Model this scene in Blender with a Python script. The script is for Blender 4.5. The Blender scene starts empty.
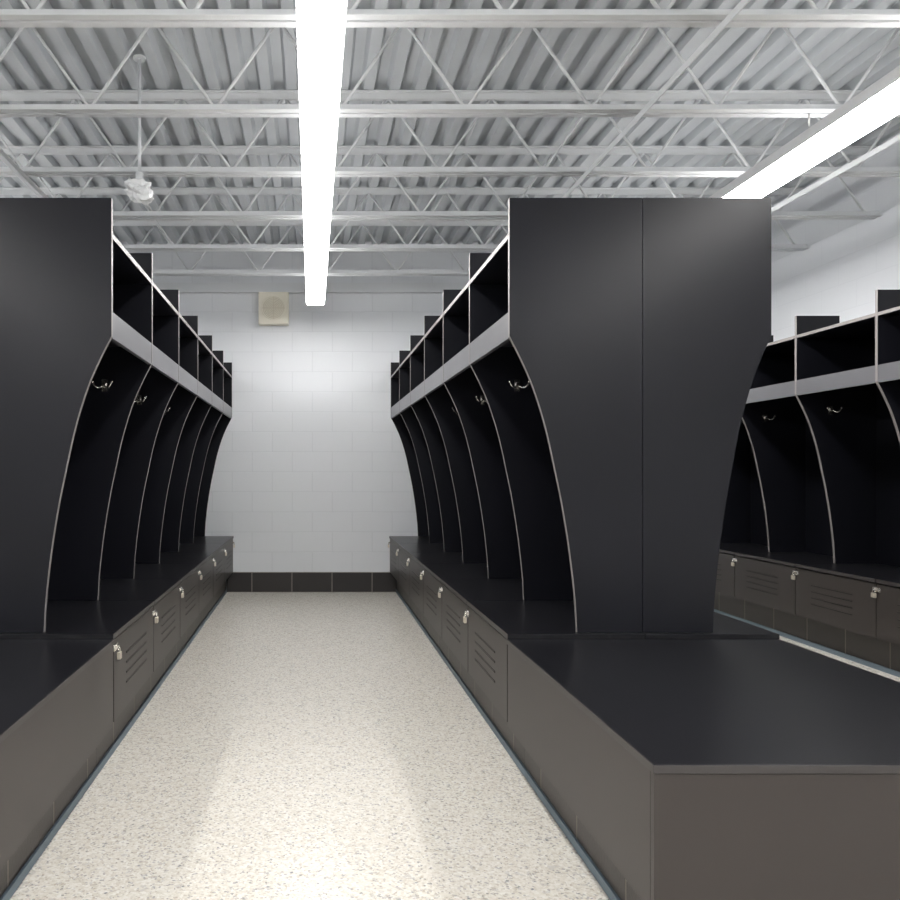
import bpy, bmesh, math, random
from mathutils import Vector, Matrix, noise
random.seed(4)
S = bpy.context.scene
try:
    S.view_settings.view_transform = 'Standard'
    S.view_settings.look = 'None'
    S.view_settings.exposure = 0.0
except Exception: pass

# ---------------------------------------------------------------- materials
def newmat(name):
    m = bpy.data.materials.new(name); m.use_nodes = True
    nt = m.node_tree
    return m, nt, nt.nodes['Principled BSDF']
def N(nt, t, **kw):
    n = nt.nodes.new(t)
    for k, v in kw.items(): setattr(n, k, v)
    return n
def simple(name, col, rough=.5, metal=0, spec=.5, var=0.0, vscale=3.0, bump=0.0, rvar=0.0):
    m, nt, b = newmat(name)
    b.inputs['Base Color'].default_value = (*col, 1)
    b.inputs['Roughness'].default_value = rough
    b.inputs['Metallic'].default_value = metal
    b.inputs['Specular IOR Level'].default_value = spec
    if var or bump or rvar:
        g = N(nt, 'ShaderNodeNewGeometry')
        no = N(nt, 'ShaderNodeTexNoise'); no.inputs['Scale'].default_value = vscale
        no.inputs['Detail'].default_value = 2
        nt.links.new(g.outputs['Position'], no.inputs['Vector'])
        if var:
            r = N(nt, 'ShaderNodeValToRGB')
            r.color_ramp.elements[0].position = .3; r.color_ramp.elements[1].position = .7
            r.color_ramp.elements[0].color = (*[c*(1-var) for c in col], 1)
            r.color_ramp.elements[1].color = (*[c*(1+var) for c in col], 1)
            nt.links.new(no.outputs['Fac'], r.inputs['Fac'])
            nt.links.new(r.outputs['Color'], b.inputs['Base Color'])
        if rvar:
            mr = N(nt, 'ShaderNodeMapRange')
            mr.inputs['From Min'].default_value = .3; mr.inputs['From Max'].default_value = .7
            mr.inputs['To Min'].default_value = rough-rvar; mr.inputs['To Max'].default_value = rough+rvar
            nt.links.new(no.outputs['Fac'], mr.inputs['Value'])
            nt.links.new(mr.outputs['Result'], b.inputs['Roughness'])
        if bump:
            n2 = N(nt, 'ShaderNodeTexNoise'); n2.inputs['Scale'].default_value = 220
            nt.links.new(g.outputs['Position'], n2.inputs['Vector'])
            bp = N(nt, 'ShaderNodeBump'); bp.inputs['Strength'].default_value = bump
            bp.inputs['Distance'].default_value = .002
            nt.links.new(n2.outputs['Fac'], bp.inputs['Height'])
            nt.links.new(bp.outputs['Normal'], b.inputs['Normal'])
    return m
def cmu(name, axis, c1, c2, mortar, rough=.5, bump=.5, off=0.0, zoff=0.0, msize=.006):
    m, nt, b = newmat(name)
    g = N(nt, 'ShaderNodeNewGeometry')
    sp = N(nt, 'ShaderNodeSeparateXYZ'); nt.links.new(g.outputs['Position'], sp.inputs[0])
    cb = N(nt, 'ShaderNodeCombineXYZ')
    a = N(nt, 'ShaderNodeMath', operation='ADD'); a.inputs[1].default_value = off
    z = N(nt, 'ShaderNodeMath', operation='ADD'); z.inputs[1].default_value = zoff
    if axis in 'xy':
        nt.links.new(sp.outputs['X' if axis == 'x' else 'Y'], a.inputs[0])
    else:
        ad = N(nt, 'ShaderNodeMath', operation='ADD')
        nt.links.new(sp.outputs['X'], ad.inputs[0]); nt.links.new(sp.outputs['Y'], ad.inputs[1])
        nt.links.new(ad.outputs[0], a.inputs[0])
    nt.links.new(sp.outputs['Z'], z.inputs[0])
    nt.links.new(a.outputs[0], cb.inputs[0]); nt.links.new(z.outputs[0], cb.inputs[1])
    br = N(nt, 'ShaderNodeTexBrick')
    br.inputs['Scale'].default_value = 1
    br.inputs['Brick Width'].default_value = .4
    br.inputs['Row Height'].default_value = .2
    br.inputs['Mortar Size'].default_value = msize
    br.inputs['Mortar Smooth'].default_value = .5
    br.inputs['Color1'].default_value = (*c1, 1)
    br.inputs['Color2'].default_value = (*c2, 1)
    br.inputs['Mortar'].default_value = (*mortar, 1)
    nt.links.new(cb.outputs[0], br.inputs['Vector'])
    nt.links.new(br.outputs['Color'], b.inputs['Base Color'])
    no = N(nt, 'ShaderNodeTexNoise'); no.inputs['Scale'].default_value = 90
    nt.links.new(g.outputs['Position'], no.inputs['Vector'])
    mu = N(nt, 'ShaderNodeMath', operation='MULTIPLY'); mu.inputs[1].default_value = .35
    nt.links.new(no.outputs['Fac'], mu.inputs[0])
    su = N(nt, 'ShaderNodeMath', operation='SUBTRACT')
    nt.links.new(mu.outputs[0], su.inputs[0]); nt.links.new(br.outputs['Fac'], su.inputs[1])
    bp = N(nt, 'ShaderNodeBump'); bp.inputs['Strength'].default_value = bump
    bp.inputs['Distance'].default_value = .004
    nt.links.new(su.outputs[0], bp.inputs['Height'])
    nt.links.new(bp.outputs['Normal'], b.inputs['Normal'])
    b.inputs['Roughness'].default_value = rough
    return m

M = {}
M['lam'] = simple('black_laminate', (.0075, .0078, .0110), .30, spec=.27, var=.2, vscale=1.2, bump=.06)
M['seat'] = simple('seat_laminate', (.008, .008, .0100), .28, spec=.33, var=.1, vscale=1.2, bump=.12)
M['front'] = simple('bench_front_laminate', (.046, .039, .036), .38, spec=.35, var=.08, vscale=1.5, bump=.05)  # brown includes the warm reflection of the floor, put into the base colour
M['edge'] = simple('edge_banding_sheen', (.24, .22, .215), .4)  # light grey puts the reflection along the panel edges into the colour
M['fascia'] = simple('fascia_laminate_sheen', (.13, .13, .14), .35, var=.08)  # grey holds the light reflected by the fascia, painted into the colour
M['seatedge'] = simple('seat_edge_banding', (.045, .04, .04), .4)
M['metal'] = simple('chrome', (.8, .78, .74), .25, metal=1)
M['brass'] = simple('lock_metal', (.72, .66, .56), .35, metal=.6)
M['slot'] = simple('vent_slot_shade', (.008, .008, .008), .7)  # near-black for the shade inside vent slots, also on the bench core
M['cove'] = simple('vinyl_cove_strip', (.15, .20, .24), .5)
M['curb'] = cmu('painted_block_curb', 's', (.042, .036, .033), (.052, .045, .041), (.17, .145, .12), .45, .4)
M['bwall'] = cmu('painted_block_x', 'x', (.76, .78, .81), (.765, .785, .815), (.70, .72, .75), .45, .30, msize=.005)
M['swall'] = cmu('painted_block_y', 'y', (.76, .78, .81), (.765, .785, .815), (.73, .75, .78), .45, .2, msize=.004)
M['base'] = cmu('black_block_base', 'x', (.022, .019, .019), (.035, .030, .028), (.22, .2, .18), .45, .4)
M['joist'] = simple('painted_joist', (.74, .755, .77), .5)
M['deck'] = simple('painted_deck', (.55, .575, .60), .5, var=.05)
M['house'] = simple('fixture_white', (.85, .85, .86), .4)
M['cream'] = simple('cream_plastic', (.84, .80, .68), .45)
M['grille'] = simple('grille_cream', (.72, .67, .55), .5)
M['pipe'] = simple('pipe_paint', (.7, .72, .74), .45)
M['plast'] = simple('plastic_bag', (.88, .89, .9), .25)
def emis(name, st):
    m, nt, b = newmat(name)
    b.inputs['Base Color'].default_value = (.9, .9, .9, 1)
    b.inputs['Emission Color'].default_value = (1, .985, .965, 1)
    b.inputs['Emission Strength'].default_value = st
    M[name] = m
emis('lens', 27); emis('uplens', 4.2)

# floor: epoxy flake
m, nt, b = newmat('epoxy_flake_floor')
g = N(nt, 'ShaderNodeNewGeometry')
def flake(scale, stops):
    v = N(nt, 'ShaderNodeTexVoronoi'); v.inputs['Scale'].default_value = scale
    nt.links.new(g.outputs['Position'], v.inputs['Vector'])
    s = N(nt, 'ShaderNodeSeparateColor'); nt.links.new(v.outputs['Color'], s.inputs[0])
    r = N(nt, 'ShaderNodeValToRGB'); r.color_ramp.interpolation = 'CONSTANT'
    els = r.color_ramp.elements
    els[0].position = stops[0][0]; els[0].color = (*stops[0][1], 1)
    els[1].position = stops[1][0]; els[1].color = (*stops[1][1], 1)
    for p, c in stops[2:]:
        e = els.new(p); e.color = (*c, 1)
    nt.links.new(s.outputs[0], r.inputs['Fac'])
    return r, s
r1, s1 = flake(150, [(0, (.66, .625, .56)), (.40, (.57, .53, .46)), (.62, (.72, .70, .655)), (.84, (.43, .385, .325)), (.93, (.28, .28, .29)), (.975, (.16, .17, .19))])
r2, s2 = flake(80, [(0, (.65, .615, .55)), (.55, (.71, .69, .64)), (.80, (.54, .495, .42)), (.94, (.38, .37, .37))])
mx = N(nt, 'ShaderNodeMix', data_type='RGBA'); mx.inputs[0].default_value = .38
nt.links.new(r1.outputs[0], mx.inputs[6]); nt.links.new(r2.outputs[0], mx.inputs[7])
nt.links.new(mx.outputs[2], b.inputs['Base Color'])
b.inputs['Roughness'].default_value = .27
b.inputs['Specular IOR Level'].default_value = .35
M['floor'] = m

# ---------------------------------------------------------------- mesh builder
class MB:
    def __init__(s, mats):
        s.bm = bmesh.new(); s.mats = mats
    def idx(s, k): return s.mats.index(k)
    def box(s, x0, x1, y0, y1, z0, z1, mat):
        x0, x1 = min(x0, x1), max(x0, x1); y0, y1 = min(y0, y1), max(y0, y1)
        vs = [s.bm.verts.new(p) for p in [(x0,y0,z0),(x1,y0,z0),(x1,y1,z0),(x0,y1,z0),(x0,y0,z1),(x1,y0,z1),(x1,y1,z1),(x0,y1,z1)]]
        i = s.idx(mat)
        for f in [(0,3,2,1),(4,5,6,7),(0,1,5,4),(1,2,6,5),(2,3,7,6),(3,0,4,7)]:
            fc = s.bm.faces.new([vs[k] for k in f]); fc.material_index = i
    def prism_y(s, pts, y0, y1, mat, emat=None, erange=()):
        a = [s.bm.verts.new((x, y0, z)) for x, z in pts]
        c = [s.bm.verts.new((x, y1, z)) for x, z in pts]
        i = s.idx(mat); n = len(pts)
        s.bm.faces.new(a).material_index = i
        s.bm.faces.new(list(reversed(c))).material_index = i
        for k in range(n):
            f = s.bm.faces.new([a[k], c[k], c[(k+1) % n], a[(k+1) % n]])
            f.material_index = s.idx(emat) if (emat and k in erange) else i
    def tube(s, pts, r, mat, seg=8, cap=True):
        pts = [Vector(p) for p in pts]; rings = []
        up = None
        for k, p in enumerate(pts):
            t = (pts[min(k+1, len(pts)-1)] - pts[max(k-1, 0)]).normalized()
            if up is None:
                up = Vector((0,0,1)) if abs(t.z) < .9 else Vector((1,0,0))
            u = t.cross(up)
            if u.length < 1e-4: u = t.orthogonal()
            u.normalize(); w = u.cross(t).normalized(); up = w
            rings.append([s.bm.verts.new(p + r*(math.cos(2*math.pi*j/seg)*u + math.sin(2*math.pi*j/seg)*w)) for j in range(seg)])
        i = s.idx(mat)
        for k in range(len(rings)-1):
            for j in range(seg):
                f = s.bm.faces.new([rings[k][j], rings[k][(j+1)%seg], rings[k+1][(j+1)%seg], rings[k+1][j]])
                f.material_index = i; f.smooth = True
        if cap:
            s.bm.faces.new(rings[0]).material_index = i
            s.bm.faces.new(list(reversed(rings[-1]))).material_index = i
    def ball(s, p, r, mat):
        res = bmesh.ops.create_uvsphere(s.bm, u_segments=10, v_segments=6, radius=r, matrix=Matrix.Translation(p))
        i = s.idx(mat)
        for v in res['verts']:
            for f in v.link_faces: f.material_index = i; f.smooth = True
    def done(s, name, parent=None, bevel=0):
        bmesh.ops.recalc_face_normals(s.bm, faces=s.bm.faces)
        me = bpy.data.meshes.new(name); s.bm.to_mesh(me); s.bm.free()
        for k in s.mats: me.materials.append(M[k])
        o = bpy.data.objects.new(name, me); S.collection.objects.link(o)
        if parent: o.parent = parent
        if bevel:
            bv = o.modifiers.new('bevel', 'BEVEL'); bv.width = bevel; bv.segments = 2; bv.limit_method = 'ANGLE'
        return o
def empty(name):
    e = bpy.data.objects.new(name, None); S.collection.objects.link(e)
    e.empty_display_size = .2
    return e

# ---------------------------------------------------------------- room
YB, YF, XR, XL, ZC = 8.0, -4.0, 3.95, -3.95, 3.46
b_ = MB(['floor']); b_.box(XL-.1, XR+.1, YF-.1, YB+.1, -.1, 0, 'floor'); b_.done('floor')
b_ = MB(['bwall']); b_.box(XL-.1, XR+.1, YB, YB+.1, 0, ZC+.1, 'bwall'); b_.done('wall_back')
b_ = MB(['bwall']); b_.box(XL-.1, XR+.1, YF-.1, YF, 0, ZC+.1, 'bwall'); b_.done('wall_front')
b_ = MB(['swall']); b_.box(XR, XR+.1, YF, YB, 0, ZC+.1, 'swall'); b_.done('wall_right')
b_ = MB(['swall']); b_.box(XL-.1, XL, YF, YB, 0, ZC+.1, 'swall'); b_.done('wall_left')
b_ = MB(['base']); b_.box(-.855, .855, YB-.012, YB, 0, .2, 'base'); b_.done('baseboard_back', bevel=.004)

# corrugated deck ceiling
b_ = MB(['deck'])
pitch, dz = .152, .045
x = XL; prof = []
while x < XR:
    prof += [(x, ZC), (x+.06, ZC), (x+.078, ZC+dz), (x+.134, ZC+dz)]
    x += pitch
prof.append((XR+.02, ZC))
lo = [b_.bm.verts.new((px, YF, pz)) for px, pz in prof]
hi = [b_.bm.verts.new((px, YB, pz)) for px, pz in prof]
for k in range(len(prof)-1):
    b_.bm.faces.new([lo[k], hi[k], hi[k+1], lo[k+1]])
vt = [b_.bm.verts.new(p) for p in [(XL-.1,YF-.1,ZC+.12),(XR+.1,YF-.1,ZC+.12),(XR+.1,YB+.1,ZC+.12),(XL-.1,YB+.1,ZC+.12)]]
b_.bm.faces.new(vt)
b_.done('ceiling')

# bar joists
ZJ = 2.975
JY = [3.15 + .81*(k-8) for k in range(14) if 3.15 + .81*(k-8) < YB-.1]
def joist(y):
    e = MB(['joist'])
    x0, x1 = XL+.002, XR-.002
    zb = ZJ; zt = ZC-.002
    for s in (-1, 1):
        e.box(x0, x1, y+s*.008, y+s*.045, zb, zb+.005, 'joist')
        e.box(x0, x1, y+s*.008, y+s*.013, zb+.005, zb+.040, 'joist')
        e.box(x0, x1, y+s*.008, y+s*.042, zt-.005, zt, 'joist')
        e.box(x0, x1, y+s*.008, y+s*.013, zt-.040, zt-.005, 'joist')
    p = .31; x = x0+.06; k = 0; pts = []
    while x < x1:
        pts.append((x, y, zb+.02 if k % 2 else zt-.02)); x += p; k += 1
    for a, c in zip(pts[:-1], pts[1:]):
        e.tube([a, c], .008, 'joist', seg=6)
    return e.done('ceiling_joist')
for y in JY: joist(y)
e = MB(['joist']); e.box(XL+.002, XR-.002, YB-.07, YB-.001, 2.985, 3.0, 'joist'); e.box(XL+.002, XR-.002, YB-.012, YB-.001, 3.0, 3.09, 'joist')
e.done('trim_1')
for bx in (-3.1, -1.72, 1.63, 3.1):
    e = MB(['joist'])
    e.box(bx-.016, bx+.016, YF+.01, YB-.08, ZJ-.005, ZJ-.001, 'joist'); e.box(bx-.016, bx-.012, YF+.01, YB-.08, ZJ-.034, ZJ-.005, 'joist')
    e.done('joist_bridging')

# ---------------------------------------------------------------- light fixtures (strips, plus an unseen glow added on top for the ceiling)
def fixture(xc, y0, y1, w=.17):
    root = empty('linear_ceiling_light')
    zb = 2.75
    h = MB(['house']); l = MB(['lens', 'uplens']); r = MB(['metal'])
    seg = 2.44; y = y1
    hw = w/2
    while y > y0+.1:
        ya = max(y0, y-seg)
        l.prism_y([(xc-hw, zb+.03), (xc-hw, zb+.014), (xc-hw+.014, zb), (xc+hw-.014, zb), (xc+hw, zb+.014), (xc+hw, zb+.03)], ya+.006, y-.006, 'lens')
        h.prism_y([(xc-hw-.004, zb+.03), (xc-hw-.004, zb+.085), (xc-hw+.012, zb+.085), (xc-hw+.012, zb+.07), (xc+hw-.012, zb+.07), (xc+hw-.012, zb+.085), (xc+hw+.004, zb+.085), (xc+hw+.004, zb+.03)], ya+.002, y-.002, 'house')
        l.box(xc-hw+.016, xc+hw-.016, ya+.02, y-.02, zb+.0705, zb+.080, 'uplens')  # unseen glowing strip, added above the housing to brighten the ceiling
        for ye in (ya+.004, y-.004):
            h.prism_y([(xc-hw-.003, zb+.03), (xc-hw-.003, zb+.012), (xc-hw+.012, zb-.003), (xc+hw-.012, zb-.003), (xc+hw+.003, zb+.012), (xc+hw+.003, zb+.03)], ye-.002, ye+.002, 'house')
        y = ya
    for i, yy in enumerate(JY):
        if i % 2 and y0 < yy < y1:
            r.tube([(xc, yy, zb+.078), (xc, yy, ZJ-.001)], .004, 'metal', seg=6)
    h.done('housing', root); l.done('lens', root); r.done('hanger_rods', root)
fixture(.032, -3.3, 7.43, .165)
fixture(2.46, -3.3, 7.43, .19)
fixture(-2.46, -3.3, 7.43, .19)

# ---------------------------------------------------------------- lockers
key = [(0, 1.742), (.045, 1.655), (.095, 1.54), (.145, 1.38), (.185, 1.20), (.215, 1.05), (.243, .87), (.262, .70), (.27, .562)]
def cat(P, n=5):
    out = []
    for i in range(len(P)-1):
        p0 = P[max(i-1, 0)]; p1 = P[i]; p2 = P[i+1]; p3 = P[min(i+2, len(P)-1)]
        for k in range(n):
            t = k/n
            out.append(tuple(.5*((2*p1[c]) + (-p0[c]+p2[c])*t + (2*p0[c]-5*p1[c]+4*p2[c]-p3[c])*t*t + (-p0[c]+3*p1[c]-3*p2[c]+p3[c])*t**3) for c in (0, 1)))
    out.append(P[-1]); return out
curve = cat(key)
ZT = 2.29
BAY = .8
def locker_side(root, xf, s, depth, y0, nb, wall=False, lock0=True, cs=1.0):
    """xf = front plane of the upper cabinet, s=+1: body extends to +X (opening faces -X)."""
    X = lambda d: xf + s*d
    cv = [(d*cs, z) for d, z in curve]
    if wall:
        prof = [(X(depth), .562), (X(depth), 2.158), (X(.30), 2.158), (X(.30), ZT), (X(0), ZT)] + [(X(d), z) for d, z in cv]
        er = range(4, len(prof)-1)
    else:
        prof = [(X(depth), .562), (X(depth), ZT), (X(0), ZT)] + [(X(d), z) for d, z in cv]
        er = range(2, len(prof)-1)
    dv = MB(['lam', 'edge'])
    T = .022
    for k in range(nb+1):
        y = y0 + k*BAY
        if k == nb: y -= T
        dv.prism_y(prof, y, y+T, 'lam', 'edge', er)
    dv.done('divider_panels', root)
    c = MB(['lam', 'edge', 'fascia'])
    for k in range(nb):
        ya, yb = y0+k*BAY+T, y0+(k+1)*BAY - (T if k == nb-1 else 0)
        c.box(X(.004), X(depth-.012), ya, yb, 2.135, 2.155, 'lam')
        c.box(X(.001), X(.004), ya, yb, 2.135, 2.155, 'edge')
        c.box(X(.02), X(depth-.012), ya, yb, 1.822, 1.84, 'lam')
        c.box(X(.001), X(.02), ya, yb, 1.735, 1.84, 'fascia')
        c.box(X(depth-.012), X(depth), ya, yb, .562, 2.155, 'lam')
    c.done('shelves_and_backs', root)
    h = MB(['metal'])
    for k in range(nb):
        y = y0 + (k+1)*BAY - (T if k == nb-1 else 0)
        xc = X(.235); z = 1.63
        h.box(xc-.014, xc+.014, y-.004, y, z-.03, z+.03, 'metal')
        h.box(xc-.008, xc+.008, y-.02, y-.003, z-.006, z+.012, 'metal')
        for q in (-1, 1):
            pts = [(xc, y-.016, z)]
            for t in range(1, 7):
                a = t/6*math.pi*.8
                pts.append((xc+q*(.010+.026*(1-math.cos(a))*.8), y-.02-.028*math.sin(a*.7), z-.022*math.sin(a)+ (.026*(t/6)**2)))
            h.tube(pts, .0045, 'metal', seg=6); h.ball(Vector(pts[-1]), .007, 'metal')
    h.done('coat_hooks', root)
    sf = xf - s*.015
    XS = lambda d: sf + s*d
    bd = depth+.015
    st = MB(['seat', 'seatedge'])
    for k in range(nb):
        ya, yb = y0+k*BAY+.003, y0+(k+1)*BAY-.003
        if k == 0: ya = y0-.03
        st.box(XS(.002), XS(bd), ya, yb, .54, .561, 'seat')
        st.box(XS(0), XS(.002), ya, yb, .54, .561, 'seatedge')
    st.done('seat_boards', root)
    f = MB(['front', 'slot', 'seatedge']); lk = MB(['brass', 'metal'])
    f.box(XS(.024), XS(bd), y0, y0+nb*BAY, .2, .539, 'slot')
    for k in range(nb):
        ya, yb = y0+k*BAY+.004, y0+(k+1)*BAY-.004
        f.box(XS(.006), XS(.024), ya, yb, .205, .532, 'front')
        for q in range(4):
            z = .31 + q*.042
            f.box(XS(.0035), XS(.006), ya+.21, yb-.17, z, z+.003, 'front')
            f.box(XS(.0052), XS(.006), ya+.21, yb-.17, z-.005, z, 'slot')  # dark strip on the panel face, slot shade given as colour
    f.done('bench_front_panels', root)
    for k in range(0 if lock0 else 1, nb+1):
        y = y0+k*BAY; y = min(max(y, y0+.03), y0+nb*BAY-.03); z = .49
        lk.box(XS(.002), XS(.006), y-.038, y+.026, z-.004, z+.022, 'metal')
        lk.box(XS(-.010), XS(.003), y-.004, y+.004, z-.002, z+.016, 'metal')
        lk.box(XS(-.016), XS(-.003), y-.016, y+.016, z-.040, z-.012, 'brass')
        pts = [(XS(-.0095), y+.010*math.cos(a), z-.012+.020*math.sin(a)) for a in [math.pi*t/8 for t in range(9)]]
        lk.tube(pts, .0028, 'metal', seg=6)
    lk.done('hasps_and_padlocks', root, bevel=.002)
    cu = MB(['curb', 'cove'])
    cu.box(XS(.075), XS(bd), y0-.0, y0+nb*BAY, 0, .199, 'curb')
    cu.box(XS(.066), XS(.075), y0-.0, y0+nb*BAY, 0, .03, 'cove')
    cu.done('block_curb', root)

def end_bench(root, xa, xb, y0, y1):
    t = MB(['seat', 'seatedge', 'front', 'curb', 'cove'])
    t.box(xa-.003, xb+.003, y0-.003, y1, .522, .54, 'seatedge')
    t.box(xa+.0, xb-.0, y0+.0, y1, .54, .5415, 'seat')
    for q, x in ((1, xa), (-1, xb)):
        t.box(x, x+q*.02, y0+.0215, y1, .2, .520, 'front')
        t.box(x+q*.075, x+q*.125, y0+.075, y1+.03, 0, .199, 'curb')
        t.box(x+q*.066, x+q*.075, y0+.066, y1+.03, 0, .03, 'cove')
    t.box(xa, xb, y0, y0+.02, .2, .520, 'front')
    t.box(xa+.075, xb-.075, y0+.075, y0+.125, 0, .199, 'curb')
    t.box(xa+.075, xb-.075, y0+.066, y0+.075, 0, .03, 'cove')
    t.box(xa+.02, xb-.02, y0+.02, y1, .2, .21, 'curb')
    t.done('end_bench', root, bevel=.0015)

Y0 = 3.18; NB = 6
root = empty('double_sided_locker_row')
locker_side(root, .785, 1, .528, Y0, NB, lock0=False)
locker_side(root, 1.826, -1, .510, Y0, NB, cs=.86)
end_bench(root, .77, 1.841, 1.8, Y0-.031)
root = empty('double_sided_locker_row')
locker_side(root, -.797, -1, .528, Y0, NB)
locker_side(root, -1.838, 1, .510, Y0, NB, cs=.86)
end_bench(root, -1.853, -.782, 1.8, Y0-.031)
root = empty('wall_locker_row')
locker_side(root, 3.38, 1, .568, Y0-.8*3, NB+3, wall=True)
root = empty('wall_locker_row')
locker_side(root, -3.38, -1, .568, Y0-.8*3, NB+3, wall=True)

# ---------------------------------------------------------------- wall speaker
root = empty('wall_speaker')
e = MB(['cream', 'grille'])
e.prism_y([(-.53, 2.66), (-.23, 2.66), (-.23, 2.98), (-.53, 2.98)], 7.90, 7.999, 'cream')
o = e.done('speaker_box', root, bevel=.008)
e = MB(['cream', 'grille'])
for k, r in enumerate([.115, .10, .085, .07, .055, .04, .025]):
    pts = [(-.38+r*math.cos(a), 7.898, 2.82+r*math.sin(a)) for a in [2*math.pi*t/32 for t in range(33)]]
    e.tube(pts, .0045, 'grille' if k else 'cream', seg=6, cap=False)
e.box(-.385, -.375, 7.895, 7.90, 2.71, 2.93, 'grille'); e.box(-.49, -.27, 7.895, 7.90, 2.815, 2.825, 'grille')
e.done('round_grille', root)

# ---------------------------------------------------------------- sprinkler with bagged head
root = empty('bagged_sprinkler_head')
e = MB(['pipe'])
sy, sx, sz = 4.36, -.94, 2.75
e.tube([(sx, sy, sz+.05), (sx, sy, 3.1), (sx, sy, ZC-.001)], .009, 'pipe', seg=10)
e.tube([(sx, sy, sz+.04), (sx, sy, sz+.08)], .022, 'pipe', seg=6)
e.tube([(sx, sy, ZC-.012), (sx, sy, ZC-.001)], .035, 'pipe', seg=16)
e.done('drop_pipe', root)
bm = bmesh.new()
bmesh.ops.create_icosphere(bm, subdivisions=4, radius=.062)
for v in bm.verts:
    d = 1 + .55*noise.noise(v.co*22) + .25*noise.noise(v.co*55)
    v.co = Vector((v.co.x*d*1.15, v.co.y*d, v.co.z*d*.9))
me = bpy.data.meshes.new('plastic_bag'); bm.to_mesh(me); bm.free(); me.materials.append(M['plast'])
o = bpy.data.objects.new('plastic_bag', me); o.location = (sx+.01, sy, sz-.02); S.collection.objects.link(o); o.parent = root

# ---------------------------------------------------------------- world + camera
w = bpy.data.worlds.new('World'); S.world = w; w.use_nodes = True
w.node_tree.nodes['Background'].inputs[0].default_value = (.8, .85, .9, 1)
w.node_tree.nodes['Background'].inputs[1].default_value = .3
cam = bpy.data.cameras.new('camera'); co = bpy.data.objects.new('camera', cam); S.collection.objects.link(co)
co.location = (0, 0, 1.2); co.rotation_euler = (math.radians(90), 0, 0)
cam.sensor_fit = 'HORIZONTAL'; cam.sensor_width = 36; cam.lens = 800/900*36
cam.shift_x = (450-312)/900; cam.shift_y = (472-450)/900
cam.clip_start = .01
S.camera = co
